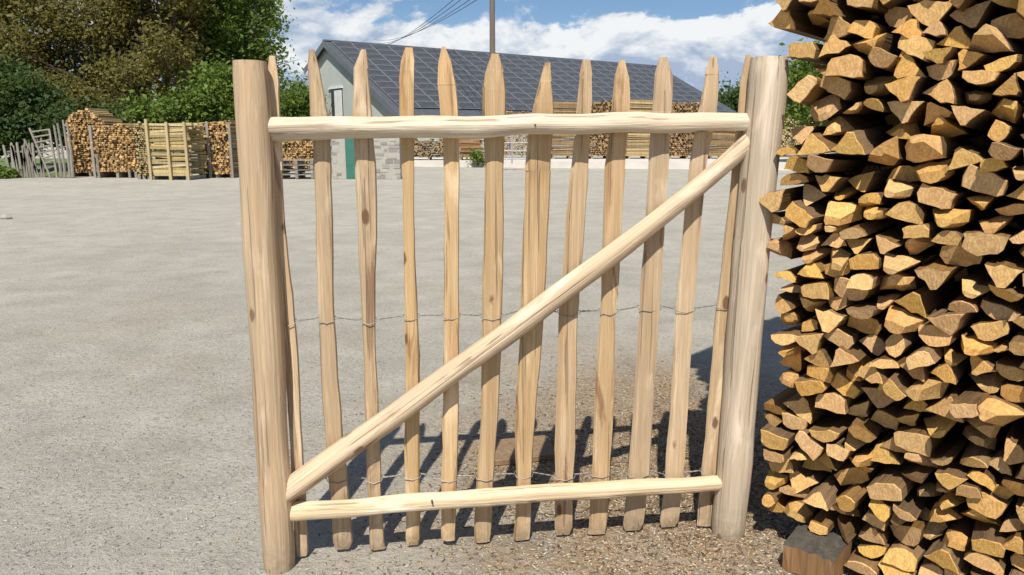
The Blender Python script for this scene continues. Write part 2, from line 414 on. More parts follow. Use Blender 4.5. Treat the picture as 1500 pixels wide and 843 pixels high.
OFF = .056
PK = [  # (py, left edge, right edge) down each picket; thickness; chamfer at the foot
 ([(82, 392, 404), (120, 391, 407), (250, 399, 415), (460, 412, 433), (640, 424, 441), (818, 433, 452)], .022, 0),
 ([(73, 450, 461), (100, 449, 465), (165, 451, 475), (250, 459, 484), (460, 469, 495), (640, 476, 503), (805, 486, 513)], .022, 1),
 ([(73, 526, 539), (100, 518, 541), (165, 516, 545), (250, 521, 548), (460, 530, 552), (640, 535, 557), (803, 542, 563)], .022, 0),
 ([(70, 592, 606), (90, 588, 607), (115, 584, 606), (165, 586, 607), (250, 589, 609), (460, 593, 612), (640, 593, 613), (802, 595, 616)], .020, 1),
 ([(69, 644, 653), (90, 643, 660), (125, 641, 668), (165, 645, 672), (250, 650, 674), (460, 651, 673), (640, 648, 670), (790, 646, 667)], .022, 0),
 ([(79, 717, 735), (105, 713, 739), (130, 709, 741), (165, 709, 740), (250, 709, 738), (460, 706, 736), (640, 702, 728), (794, 696, 718)], .024, 0),
 ([(92, 796, 809), (120, 789, 810), (165, 779, 813), (250, 772, 808), (460, 759, 795), (640, 755, 782), (798, 755, 778)], .024, 0),
 ([(88, 851, 866), (110, 848, 868), (165, 843, 867), (250, 836, 862), (460, 819, 847), (640, 813, 842), (789, 811, 839)], .024, 1),
 ([(88, 905, 918), (112, 900, 922), (165, 894, 922), (250, 886, 916), (460, 878, 903), (640, 870, 897), (788, 860, 887)], .024, 0),
 ([(84, 963, 980), (110, 959, 982), (165, 955, 981), (250, 949, 976), (460, 936, 966), (640, 925, 955), (783, 911, 940)], .026, 1),
 ([(83, 1038, 1052), (110, 1032, 1052), (165, 1021, 1049), (250, 1009, 1033), (460, 990, 1016), (640, 978, 1004), (782, 964, 993)], .024, 1),
 ([(81, 1088, 1104), (120, 1085, 1106), (165, 1082, 1103), (250, 1072, 1090), (460, 1049, 1068), (640, 1032, 1056), (773, 1021, 1044)], .022, 0),
]
PICK_Z = []                              # (u centre, half width) sampler per picket for the wires
for pi_, (tab, th, ch) in enumerate(PK):
    th *= 1.25
    pts = []
    for (py, xl, xr) in tab:
        (u0, z0), (u1, z1) = gp(xl, py, OFF), gp(xr, py, OFF)
        pts.append(((z0 + z1) / 2, u0, u1))
    pts[0] = (pts[0][0], pts[0][1] + (pts[0][2] - pts[0][1]) * .2, pts[0][2] - (pts[0][2] - pts[0][1]) * .2)
    pts.sort()
    zs = np.array([p[0] for p in pts]); ul = np.array([p[1] for p in pts]); ur = np.array([p[2] for p in pts])
    z0 = max(zs[0], .012)
    zz = np.unique(np.concatenate([np.linspace(z0, zs[-1], 30), [z0 + .01, z0 + .03], [z for z in zs[-4:]]]))
    n = len(zz); el, er = smooth_noise(n, .003, 11), smooth_noise(n, .003, 11); wy = smooth_noise(n, .003, 3)
    L_ = np.interp(zz, zs, ul) + el; R_ = np.interp(zz, zs, ur) + er
    wmax = np.median(R_ - L_); c0 = (L_[0] + R_[0]) / 2
    ridge = rng.uniform(-.25, .3); rt = rng.uniform(.55, 1.0); lt = rng.uniform(.35, .8)
    rings = []
    for i in range(n):
        uc, w = (L_[i] + R_[i]) / 2, (R_[i] - L_[i])
        t = th * min(1.0, max(.3, (zs[-1] - zz[i]) / .16 + .35))
        front = -t * .55
        e = (zz[i] - z0)
        if ch and e < .045: front += (.045 - e) * .32
        sq = 1.0 if (not ch or e > .03) else (.72 + .28 * e / .03)
        rg = ridge + .05 * math.sin(zz[i] * 3 + pi_)
        prof = [(-.5, -.02), (-.42, front / t * lt), (rg - .16, front / t), (rg + .18, front / t * .97), (.43, front / t * rt), (.5, .02), (.44, .40), (0, .45), (-.44, .38)]
        rings.append([Vector((uc - c0 + x * w * sq, y * t + wy[i], zz[i])) for x, y in prof])
    m_ = MB(); m_.loft(rings, 0, True, 1)
    me = mesh_from('picket', m_.v, m_.f, [M_picket, M_cut], m_.m, 28)
    obj('picket', me, gate, gw(c0, 0, OFF), ROT)
    PICK_Z.append((zz, L_, R_, th))
# a few nail heads showing on the rails
for px, top_rail in ((784, 1), (633, 0)):
    py = (189 - .014 * (px - 392)) if top_rail else (750 - .0633 * (px - 424))
    m_ = MB(); u_, z_ = gp(px, py, -.0425); c_ = gw(u_, z_, -.0425); m_.tube([c_ - GN * .001, c_ + GN * .02], .0034, 8); m_.build('nail', M_dark, gate, c_)
# two runs of twisted wire woven round the pickets
for wy0, wy1, row in ((470, 448, 0), (701, 690, 1)):
    m_ = MB()
    for strand in (0, 1):
        path = []
        for i, (zz, L_, R_, th) in enumerate(PK and PICK_Z):
            px = 430 + (1055 - 430) * i / 11.0; py = wy0 + (wy1 - wy0) * i / 11.0
            z = gp(px, py, OFF)[1] + (0.006 * math.sin(i * 2.3 + row))
            l_, r_ = np.interp(z, zz, L_), np.interp(z, zz, R_); c = (l_ + r_) / 2; w = (r_ - l_) / 2
            side = -1 if (strand == 0) else 1
            y = side * (th * .62 + .002)
            dip = -.014 if strand == 0 else 0.004
            path += [(l_ - .006, side * .002, z + .001), (l_ - .001, y * .75, z + dip * .5), (c, y, z + dip), (r_ + .001, y * .75, z + dip * .5), (r_ + .006, side * .002, z + .001)]
            if i < 11:
                zz2, L2, R2, _ = PICK_Z[i + 1]; l2 = np.interp(z, zz2, L2); g0, g1 = r_ + .01, l2 - .01
                pyn = wy0 + (wy1 - wy0) * (i + 1) / 11.0
                zn = gp(px + 57, pyn, OFF)[1] + (0.006 * math.sin((i + 1) * 2.3 + row))
                for k in range(13):
                    t = k / 12; an = 2 * math.pi * 1.5 * t + (0 if strand else math.pi)
                    sag = -.004 * math.sin(math.pi * t)
                    path.append((g0 + (g1 - g0) * t, .0016 * math.cos(an), z + .004 * math.sin(math.pi * t) + (zn - z) * t + sag + .0016 * math.sin(an)))
        m_.tube([gw(u, z, OFF + y) for u, y, z in path], .0015, 5)
    m_.build('wire', M_wire, gate, gw(.6, 0, OFF), 40)

# ------------------------------------------------------------------ the tall stack of split stakes
AX = R(41.0)
SA = Vector((math.sin(AX), math.cos(AX), 0)); SU = Vector((math.cos(AX), -math.sin(AX), 0))
F0 = Vector((.935, 2.57, 0))
SLEN = 1.5
def section(kind, r):
    arc = lambda a0, a1, n, rx, ry: [(math.cos(R(a)) * rx, math.sin(R(a)) * ry) for a in np.linspace(a0, a1, n)]
    if kind == 0:   p = arc(8, 172, 7, 1.25, .95) + [(-.5, .10), (.45, .05)]                     # half round, dome up
    elif kind == 1: p = [(1.2, .5), (.3, .62), (-1.2, .45)] + arc(200, 340, 6, 1.15, .72)        # half round, dome down
    elif kind == 2: p = [(-1.25, -.45), (-.2, -.55), (1.3, -.40), (1.0, -.05), (.25, .78), (-.15, .85), (-.95, .0)]   # wedge, ridge up
    elif kind == 3: p = [(-1.1, -.6), (.2, -.62), (1.15, -.5), (1.2, .35), (.4, .6), (-.9, .55), (-1.2, .05)]         # rough block
    elif kind == 4: p = [(1.3, .5), (.2, .55), (-1.2, .42), (-.8, .0), (-.15, -.82), (.2, -.8), (.9, -.05)]           # wedge, ridge down
    else:           p = arc(0, 324, 10, .85, .8)                                                 # round
    p = np.array(p) * r; p -= p.mean(0)
    q = []
    for k in range(len(p)):
        q.append(p[k])
        d = p[(k + 1) % len(p)] - p[k]
        if np.hypot(*d) > r * .75: q.append(p[k] + d * rng.uniform(.35, .65))
    p = np.array(q)
    return p + rng.normal(0, r * .055, p.shape)
def stake_geom(kind, r, style, length):
    """local z runs into the stack, the visible end is at z=0; returns rings, material per ring gap"""
    p = section(kind, r); n = len(p)
    tilt = rng.normal(0, .15, 2)
    def ring(sc, off, z, tl=1.0): return [Vector((x * sc + off[0], y * sc + off[1], z + tl * (x * tilt[0] + y * tilt[1]))) for x, y in p]
    rs = []; mats = []
    if style == 1:      # axe-pointed
        o = rng.normal(0, r * .35, 2); d = rng.uniform(.05, .11)
        rs = [ring(rng.uniform(.30, .55), o, 0, .3), ring(.96, (0, 0), d, 1.6)]; mats = [1]
    elif style == 2:    # one slanting chop
        tilt = rng.normal(0, .42, 2); rs = [ring(.97, (0, 0), .03)]
    else:
        rs = [ring(.95, (0, 0), 0), ring(1.0, (0, 0), .006)]; mats = [1]
    bx, by = rng.normal(0, .006, 2)
    rs += [[v + Vector((bx, by, 0)) for v in ring(1.02, (0, 0), length * .5, .3)], ring(.95, (0, 0), length, .3)]
    mats += [0] * (len(rs) - 1 - len(mats))
    return rs, mats
def stake_mesh(kind, r, style, length):
    rs, mats = stake_geom(kind, r, style, length); n = len(rs[0])
    m_ = MB()
    for i in range(len(rs) - 1): m_.loft(rs[i:i + 2], mats[i], False)
    # loft() adds both rings each time, so cap by reusing the outer rings
    b = 0; m_.f.append(tuple(range(n - 1, -1, -1))); m_.m.append(1)
    e = len(m_.v) - n; m_.f.append(tuple(e + k for k in range(n))); m_.m.append(1)
    return m_
# layers of stakes laid one upon the other, each course sagging into the one below
W_ST, H_ST = 1.55, 3.25
circ = []; Z0 = .112
NB = 80; top = np.where(np.linspace(0, W_ST, NB) < .24, Z0, .02).astype(float); lay = 0
while top.min() < H_ST and lay < 80:
    u = random.uniform(-.04, .03); lp = random.gauss(0, .02)
    while u < W_ST:
        hw = random.choice((.033, .038, .042, .047, .052)) * random.uniform(.93, 1.07); hh = hw * .74
        c_ = u + hw; a_, b_ = int(max(0, (c_ - hw * .8) / W_ST * NB)), int(min(NB, (c_ + hw * .8) / W_ST * NB + 1))
        if a_ < b_:
            z = float(np.percentile(top[a_:b_], 70))
            circ.append((c_, z + hh * 1.0, hw / 1.12, lp)); top[a_:b_] = z + hh * 1.80
        u += 2 * hw * random.uniform(.95, 1.22)
    top = np.convolve(np.pad(top, 2, mode='edge'), [.1, .2, .4, .2, .1], 'valid'); lay += 1
VAR = {}
for kind in range(6):
    for style in (0, 1, 2):
        for q_ in range(3):
            m_ = stake_mesh(kind, 1.0 * .045, style, SLEN)
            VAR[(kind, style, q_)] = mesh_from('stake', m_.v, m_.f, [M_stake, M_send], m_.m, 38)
def edge_shift(z):  # slow in-and-out of the left side and the face
    return .035 * math.sin(z * 3.1 + .8) + .03 * math.sin(z * 7.3 + 2) + (.0 if z > .8 else -.025), -.025 * max(0, z - 1.2) + .03 * math.sin(z * 4.7) - .05 * max(0, .5 - z)
rest = MB(); n_ind = 0
STK_GRP = 'split stakes in the tall stack right of the gate'
for (u, z, r, lp) in sorted(circ, key=lambda c: c[1]):
    if random.random() < .05: continue
    du, da = edge_shift(z)
    prot = random.gauss(0, .026) + lp + da + (random.uniform(-.12, -.04) if random.random() < .04 else 0)
    du += -.09 if 1.88 < z < 2.1 else (.05 if 1.80 < z < 1.88 else 0)
    if u < .22: prot = max(prot, -.045 if z < 1.75 else -.09)
    pos = F0 + SU * (u + du * max(0, 1 - u * 1.5) ) + SA * prot + Vector((0, 0, z))
    yaw, pit = random.gauss(0, R(2.6)), random.gauss(0, R(1.4))
    zd = (SA * math.cos(yaw) + SU * math.sin(yaw) + Vector((0, 0, math.sin(pit)))).normalized()
    xd = zd.cross(Vector((0, 0, 1))).normalized(); yd = zd.cross(xd)
    roll = random.gauss(0, R(17)) + (math.pi if random.random() < .5 else 0)
    M3 = Matrix((xd, yd, zd)).transposed() @ Matrix.Rotation(roll, 3, 'Z')
    kind = random.choices(range(6), (24, 22, 20, 14, 16, 4))[0]; style = random.choices((0, 1, 2), (50, 28, 22))[0]
    sc = r / .045 * 1.0
    px, py, f = to_px(pos)
    if -25 < py < 880 and px < 1540 and n_ind < 300:
        o = bpy.data.objects.new('split_stake', VAR[(kind, style, random.randrange(3))])
        link(o, None, pos); o.rotation_mode = 'QUATERNION'; o.rotation_quaternion = M3.to_quaternion(); o.scale = (sc, sc * 1.12, 1)
        look = ('flat sawn end', 'axe-pointed end', 'slanting cut end')[style]
        shp = ('domed half-round', 'half-round', 'wedge-shaped', 'blocky', 'triangular', 'round')[kind]
        zone = ('above top rail', 'at top rail height', 'below top rail', 'at middle wire height', 'above bottom rail', 'at bottom rail height')[min(5, sum(py > q_ for q_ in (120, 260, 400, 530, 660)))]
        side = 'left edge' if px < 1215 else ('middle' if px < 1350 else 'right side')
        size = 'small ' if r < .0345 else ('large ' if r > .0415 else '')
        tag(o, f'{size}{shp} stake, {look}, {zone}, {side} of tall stack', 'stake', STK_GRP); n_ind += 1
    else:
        rs, mats = stake_geom(kind, .045, style, SLEN)
        rs = [[pos + M3 @ Vector((v.x * sc, v.y * sc * 1.12, v.z)) for v in ring] for ring in rs]
        b = len(rest.v); n = len(rs[0])
        rest.v += [v for ring in rs for v in ring]
        for i in range(len(rs) - 1):
            for k in range(n):
                rest.f.append((b + i * n + k, b + i * n + (k + 1) % n, b + (i + 1) * n + (k + 1) % n, b + (i + 1) * n + k)); rest.m.append(mats[i])
        rest.f.append(tuple(b + k for k in range(n - 1, -1, -1))); rest.m.append(1)
        e = b + (len(rs) - 1) * n; rest.f.append(tuple(e + k for k in range(n))); rest.m.append(1)
for (u, z, r, lp) in circ:
    pos = F0 + SU * (u + random.uniform(-.03, .03)) + SA * random.uniform(.35, .5) + Vector((0, 0, z + .02)); k = 5; b = len(rest.v)
    for dz in (0, 1.1):
        rest.v += [pos + SA * dz + SU * (r * 1.0 * math.cos(6.283 * q_ / k + u * 50)) + Vector((0, 0, r * .75 * math.sin(6.283 * q_ / k + u * 50))) for q_ in range(k)]
    for q_ in range(k): rest.f.append((b + q_, b + (q_ + 1) % k, b + k + (q_ + 1) % k, b + k + q_)); rest.m.append(0)
    rest.f += [tuple(b + q_ for q_ in range(k - 1, -1, -1)), tuple(b + k + q_ for q_ in range(k))]; rest.m += [1, 1]
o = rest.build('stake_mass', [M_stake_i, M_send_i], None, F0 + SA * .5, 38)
tag(o, 'upper and outer mass of split stakes continuing the tall stack', 'stakes', None, 'stuff')
# bearers under the stack
def bearer(name, s0, u0, u1, z0, h, d, mat, label, cat, lump=0):
    m_ = MB(); c = F0 + SU * ((u0 + u1) / 2) + SA * s0 + Vector((0, 0, z0 + h / 2))
    if lump:
        n = 14; rr = smooth_noise(n, .004, 5)
        m_.tube([F0 + SU * (u0 + (u1 - u0) * i / (n - 1)) + SA * s0 + Vector((0, 0, z0 + h / 2 + .5 * rr[i])) for i in range(n)], [h / 2 + x for x in rr], 14)
        ob = m_.build(name, mat, None, (c.x, c.y, z0), 50)
    else:
        m_.box(c, SU, SA, (0, 0, 1), (u1 - u0) / 2, d / 2, h / 2)
        ob = m_.build(name, mat, None, (c.x, c.y, z0))
        bv = ob.modifiers.new('edge', 'BEVEL'); bv.width = .006; bv.segments = 2
    tag(ob, label, cat)
m_ = MB(); cc = F0 + SU * .20 - SA * .06 + Vector((0, 0, .06)); rr = []
for i in range(9):
    t = -.075 + .17 * i / 8; w_ = [(-.055, -.06), (.13, -.06), (.13, .035), (.11, .052), (-.035, .05), (-.058, .04)]
    rr.append([cc + SU * (t + random.gauss(0, .004)) + SA * (a + random.gauss(0, .003)) + Vector((0, 0, max(-.06, b_ + random.gauss(0, .004)))) for a, b_ in w_])
m_.loft(rr, 0, True, 0); m_.m = [1 if (k % 6 in (2, 3, 4) and k < 48) else 0 for k in range(len(m_.f))]
tag(m_.build('bearer_beam', [M_beam, M_log], None, (cc.x, cc.y, 0)), 'weathered timber with dark top and orange face under the left corner of the tall stack', 'beam')
bearer('bearer_beam', .95, .02, .165, 0.0, .175, .10, M_beam, 'brown beam under the far end of the tall stack', 'beam')

# ------------------------------------------------------------------ board and litter on the ground
c = ground(762, 664); bx = Vector((.97, .24, 0)).normalized(); by = Vector((-bx.y, bx.x, 0))
mb = MB(); mb.box((c.x, c.y, .016), bx, by, (0, 0, 1), .16, .12, .014)
ob = mb.build('wooden_board', M_plank, None, (c.x, c.y, 0)); tag(ob, 'small brown board lying on the ground behind the gate pickets', 'board')
bv = ob.modifiers.new('edge', 'BEVEL'); bv.width = .003
c = ground(9, 321); mb = MB()
mb.loft([[c + Vector((math.cos(k * 1.047) * r * 1.2, math.sin(k * 1.047) * r, z)) for k in range(6)] for r, z in ((.08, -.01), (.10, .03), (.06, .08), (.02, .095))], 0)
tag(mb.build('grey_stone', M_stone, None, c), 'single dark stone lying alone on the gravel at left', 'stone')
def scatter(name, n, label, cat, mats, size, flat, region, elong=1.6):
    cx, cy = region(n); n = len(cx)
    base = np.array([(1, 0, 0), (0, 1, 0), (-1, 0, 0), (0, -1, 0), (0, 0, 1), (0, 0, -1)], float)
    fc = np.array([(0, 1, 4), (1, 2, 4), (2, 3, 4), (3, 0, 4), (1, 0, 5), (2, 1, 5), (3, 2, 5), (0, 3, 5)])
    s = rng.uniform(size[0], size[1], n) * rng.uniform(.5, 1, n); an = rng.uniform(0, 6.28, n); el = rng.uniform(1, elong, n)
    v = base[None] + rng.normal(0, .16, (n, 6, 3))
    v = v * np.stack([s * el, s / np.sqrt(el), s * flat], 1)[:, None, :]
    tilt = rng.normal(0, .25, n)[:, None] * v[:, :, 0]
    x = v[:, :, 0] * np.cos(an)[:, None] - v[:, :, 1] * np.sin(an)[:, None] + cx[:, None]
    y = v[:, :, 0] * np.sin(an)[:, None] + v[:, :, 1] * np.cos(an)[:, None] + cy[:, None]
    z = v[:, :, 2] + tilt + (s * flat * .5)[:, None] + .001
    V = np.stack([x, y, z], 2).reshape(-1, 3); F = (fc[None] + (np.arange(n) * 6)[:, None, None]).reshape(-1, 3)
    o = obj(name, mesh_np(name, V, F, mats, rng.integers(0, len(mats), n).repeat(8)))
    return tag(o, label, cat, None, 'stuff')
def reg_gravel(n):
    y = 2.2 + rng.gamma(1.5, 1.6, n); x = rng.uniform(-1, 1, n) * (y * .85 + .3); k = y < 14
    return x[k], y[k]
def reg_chips(n):
    x = rng.normal(.75, .58, n); y = 2.95 + rng.normal(0, .75, n); k = (y > 2.1) & (y < 6) & (x < 2.6)
    return x[k], y[k]
M_peb = [plain('pebble_pale', (.44, .42, .38), .9), plain('pebble_mid', (.34, .32, .28), .9), plain('pebble_warm', (.36, .31, .25), .9), plain('pebble_light', (.50, .485, .45), .9), M_ground]
scatter('gravel', 26000, 'small loose stones scattered over the pale yard', 'gravel', M_peb, (.002, .007), .45, reg_gravel)
M_chip = [plain('chip_tan', (.44, .32, .19), .9), plain('chip_brown', (.24, .15, .08), .9), plain('chip_dark', (.11, .07, .04), .9), plain('chip_pale', (.52, .43, .30), .9)]
scatter('wood_chips', 26000, 'wood chips and bark litter on the ground round the gate', 'wood chips', M_chip, (.002, .009), .28, reg_chips, 3.0)

# ------------------------------------------------------------------ far piles of stakes
def ends_mass(m_, c, ex, ey, w, h, dep, sp, z0, topn=.08, me=0, ms=1, z_shape=None):
    """prisms seen end-on filling w x h above z0; ex along the pile, ey into it"""
    nx, nz = int(w / sp), int((h + (.7 if z_shape else .1)) / (sp * .85))
    for j in range(nz):
        for i in range(nx):
            u = (i + .5 + (.5 if j % 2 else 0) + random.gauss(0, .15)) * sp - w / 2; z = z0 + (j + .5) * sp * .85
            hh = h + (z_shape(u / w) if z_shape else 0) + random.gauss(0, topn * .4)
            if z - z0 > hh or u > w / 2: continue
            r = sp * random.choice((.40, .48, .56, .66, .78)); k = random.choice((3, 4, 5)); a0 = random.uniform(0, 6.28); pr = random.gauss(0, .05)
            A = [c + ex * (u + r * math.cos(a0 + 6.283 * q_ / k)) + ey * pr + Vector((0, 0, z + r * .8 * math.sin(a0 + 6.283 * q_ / k))) for q_ in range(k)]
            B = [v + ey * (dep - pr) for v in A]
            b = len(m_.v); m_.v += A + B
            m_.f.append(tuple(b + q_ for q_ in range(k))); m_.m.append(me)
            for q_ in range(k): m_.f.append((b + q_, b + (q_ + 1) % k, b + k + (q_ + 1) % k, b + k + q_)); m_.m.append(ms)
def sides_mass(m_, c, ex, ey, w, h, dep, sp, z0, ms=1, me=0, jag=.08):
    """stakes lying along ex, seen from the side, layered up and back"""
    nz, ny = int(h / sp), max(2, int(dep / (sp * 1.2)))
    for j in range(nz):
        for i in range(ny):
            if 0 < i < ny - 1 and j < nz - 2: continue
            z = z0 + (j + .5) * sp + random.gauss(0, .006); r = sp * random.uniform(.50, .72); k = 4
            o = ey * ((i + .5) * dep / ny + random.gauss(0, .02)); e0, e1 = -w / 2 + random.gauss(0, jag), w / 2 + random.gauss(0, jag)
            sl = random.gauss(0, .02)
            A = [c + ex * e0 + o + ey * (r * math.cos(.78 + 1.571 * q_)) + Vector((0, 0, z - sl + r * math.sin(.78 + 1.571 * q_))) for q_ in range(k)]
            B = [v + ex * (e1 - e0) + Vector((0, 0, 2 * sl)) for v in A]
            b = len(m_.v); m_.v += A + B
            m_.f += [(b, b + 1, b + 2, b + 3), (b + 7, b + 6, b + 5, b + 4)]; m_.m += [me, me]
            for q_ in range(k): m_.f.append((b + q_, b + (q_ + 1) % k, b + k + (q_ + 1) % k, b + k + q_)); m_.m.append(ms)
EZ = Vector((0, 0, 1))
def pile(name, label, cat, xl, xr, base_py, top_py, z0=0.0, Y=None, turn=0.0, dep=1.1, kind='ends', sp=.085, posts=(), mats=None, shape=None, skid=.14, group=None, dy=0.0, post_mat=None):
    if Y is None: Y = ground((xl + xr) / 2, base_py, z0).y
    A, B = at(xl, base_py, Y), at(xr, base_py, Y); c = (A + B) / 2; c.z = z0
    w = (B - A).length; h = at((xl + xr) / 2, top_py, Y).z - z0
    ex = Vector((math.cos(turn), math.sin(turn), 0)); ey = Vector((-ex.y, ex.x, 0))
    c = c + ey * dy
    root = empty(name, c, label, cat, group)
    mats = mats or [M_far_end, M_far_side]
    m_ = MB()
    if kind == 'ends': ends_mass(m_, c, ex, ey, w, h - skid, dep, sp, skid, z_shape=shape)
    else: sides_mass(m_, c, ex, ey, w, h - skid, dep, sp, skid)
    tag(m_.build('stacked_stakes', mats, root, c), kind='stuff')
    for s in (-.42, 0.0, .42):
        m_ = MB(); m_.box(c + ex * (s * w) + ey * (dep / 2) + EZ * (skid / 2 - .002), ex, ey, EZ, .05, dep / 2 + .02, skid / 2)
        m_.build('skid', M_grey_wood, root, c + ex * (s * w))
    for s, hh in posts:
        m_ = MB(); m_.box(c + ex * (s * w) - ey * .07 + EZ * (h * hh / 2), ex, ey, EZ, .045, .03, h * hh / 2)
        m_.build('post', post_mat or M_grey_wood, root, c + ex * (s * w) - ey * .07)
    return root, c, ex, ey, w, h
GRP_L = 'wood piles along the left edge of the yard'
pile('wood_pile', 'tall loose heap of split stakes with ragged top behind the grey leaning slats', 'wood pile', 94, 152, 260, 178, dy=.5, shape=lambda t: .55 * math.cos(t * 2.9) - .1 , group=GRP_L, dep=1.6, turn=R(4))
pile('wood_pile', 'wide low pile of reddish split stakes on a raised pallet', 'wood pile', 140, 206, 261, 184, posts=((-.49, 1.0), (-.40, .45), (.30, .16)), group=GRP_L, skid=.22, turn=R(-3))
_, c, ex, ey, w, h = pile('stake_rack', 'yellow rack of long stakes lying sideways between upright slats', 'rack', 218, 282, 264, 179, kind='sides', sp=.10, mats=[M_far_yel, M_far_yel], posts=((-.45, 1.05), (.04, 1.0), (.47, 1.0)), dy=.0, group=GRP_L, turn=R(-8), post_mat=M_far_yel)
pile('wood_pile', 'narrow yellow pile of stake ends joined to the left of the slatted rack', 'wood pile', 204, 219, 263, 179, mats=[M_far_yel, M_far_yel], group=GRP_L, turn=R(25))
pile('wood_pile', 'brown pile of split stakes framed by thin posts beside the left gate post', 'wood pile', 294, 344, 261, 180, posts=((-.18, 1.02), (.46, 1.0)), shape=lambda t: .25 * t, group=GRP_L)
pile('wood_pile', 'dim narrow pile of stakes between the yellow rack and the violet post', 'wood pile', 283, 293, 259, 181, dy=.6, group=GRP_L)
p = ground(297, 261); mb = MB(); mb.box((p.x, p.y - .15, .62), (1, 0, 0), (0, 1, 0), EZ, .045, .035, .62)
mb.box((p.x - .10, p.y - .14, 1.02), (1, 0, 0), (0, 1, 0), EZ, .055, .05, .16)
tag(mb.build('violet_post', M_purple, None, (p.x, p.y - .15, 0)), 'violet-blue painted post against the piles next to the yellow rack', 'post')
# small pile and grey pallets seen under the top rail
pile('wood_pile', 'low brown pile of stakes just right of the left gate post, above grey pallets', 'wood pile', 408, 462, 252, 203, dy=.5)
for k in range(4):
    p = ground(434, 263); z = .02 + k * .17
    root = empty('grey_pallet', (p.x, p.y, z), ('lowest', 'second lowest', 'second highest', 'topmost')[k] + ' grey pallet of the small stack right of the left gate post', 'pallet', 'grey pallets stacked by the left gate post')
    for s in range(5):
        m_ = MB(); m_.box((p.x, p.y + .12 + s * .22, z + .135), (1, 0, 0), (0, 1, 0), EZ, .62 + random.uniform(-.02, .02), .05, .012); m_.build('slat', M_grey_wood, root, (p.x, p.y + s * .22, z))
    for s in (-.56, 0, .56):
        m_ = MB(); m_.box((p.x + s, p.y + .56, z + .06), (1, 0, 0), (0, 1, 0), EZ, .05, .5, .06); m_.build('runner', M_grey_wood, root, (p.x + s, p.y + .5, z))
# weathered fence and leaning slats at the far left
fr = ground(16, 262); fence = empty('slat_fence', fr, 'weathered grey upright slat fence at the far left edge of the yard', 'fence')
for i in range(13):
    x = 16 + i * 4.1; p = ground(x, 260.5); hh = at(x, 211 + random.uniform(-3, 3) - (8 if i > 9 else 0), p.y).z
    m_ = MB(); le = random.gauss(0, .10)
    m_.loft([[p + Vector((le * z + a, b_, z)) for a, b_ in ((-.042, -.015), (.042, -.015), (.042, .015), (-.042, .015))] for z in (0, hh * .95)] + [[p + Vector((le * hh + a, b_, hh)) for a, b_ in ((-.015, -.012), (.015, -.012), (.015, .012), (-.015, .012))]])
    m_.build('slat', M_grey_wood, fence, p)
for zz in (.35, .95):
    m_ = MB(); a, b = ground(14, 260.5), ground(68, 260.5); m_.box((a + b) / 2 + Vector((0, .05, zz)), (1, 0, 0), (0, 1, 0), EZ, (b - a).length / 2, .02, .03); m_.build('rail', M_grey_wood, fence, (a + b) / 2)
p = ground(70, 260); la = empty('leaning_ladder', p, 'slatted grey frame leaning left beside the tall loose heap of stakes', 'frame')
A0, A1 = ground(74, 261), at(43, 188, ground(74, 261).y + .1); B0, B1 = ground(84, 261), at(72, 189, ground(84, 261).y + .1)
for s0, s1 in ((A0, A1), (B0, B1)):
    m_ = MB(); m_.tube([s0 + EZ * .02, s1], .045, 5); m_.build('side_rail', M_grey_wood, la, s0)
for k in range(9):
    t = .08 + k * .105; m_ = MB(); m_.tube([A0.lerp(A1, t), B0.lerp(B1, t) + EZ * .12], .028, 5); m_.build('rung', M_grey_wood, la, A0.lerp(A1, t))
for k, (xb, xt, yt) in enumerate(((90, 79, 184), (96, 84, 181), (103, 92, 176), (107, 98, 180))):
    p = ground(xb, 261); t = at(xt, yt, p.y + .3); m_ = MB(); m_.tube([p + EZ * .02, p.lerp(t, .5) + Vector((.03, 0, 0)), t], [.055, .05, .035], 6)
    tag(m_.build('leaning_pole', M_grey_wood, None, p, 50), ('leftmost', 'second', 'third', 'rightmost')[k] + ' of four grey poles leaning against the tall loose heap', 'pole', 'grey poles leaning on the loose heap')

# stone outbuilding wall with green door, seen below the top rail
wy = ground(540, 263).y; xa, xb = at(487, 263, wy).x, at(587, 263, wy).x; WH = 1.72
sw = empty('stone_wall', ((xa + xb) / 2, wy, 0), 'low rubble stone wall with a green door seen through the gate', 'wall')
mb = MB(); mb.box(((xa + xb) / 2, wy + .25, WH / 2), (1, 0, 0), (0, 1, 0), EZ, (xb - xa) / 2 - .02, .2, WH / 2 - .01); mb.build('mortar', M_mortar, sw, ((xa + xb) / 2, wy + .25, 0))
mb = MB(); z = 0.0; dx0, dx1 = at(503, 263, wy).x, at(524, 263, wy).x
while z < WH - .05:
    hh = random.uniform(.10, .18); hh = min(hh, WH - z); x = xa
    while x < xb - .03:
        w_ = min(random.uniform(.14, .36), xb - x)
        if not (x + w_ > dx0 and x < dx1):
            g_ = .012; d_ = random.uniform(.0, .03)
            ring0 = [(x + g_, z + g_), (x + w_ - g_, z + g_), (x + w_ - g_, z + hh - g_), (x + g_, z + hh - g_)]
            mb.loft([[Vector((a + random.gauss(0, .008), wy + .06 - d_, b_ + random.gauss(0, .006))) for a, b_ in ring0], [Vector((a, wy - .0 + .12, b_)) for a, b_ in ring0]])
        x += w_
    z += hh
tag(mb.build('stone', M_stone, sw, (xa, wy, 0)), kind='stuff')
mb = MB(); mb.box(((dx0 + dx1) / 2 + .05, wy + .03, .80), (1, 0, 0), (0, 1, 0), EZ, (dx1 - dx0) / 2 - .06, .025, .80); mb.build('door', M_green, sw, ((dx0 + dx1) / 2, wy, 0))

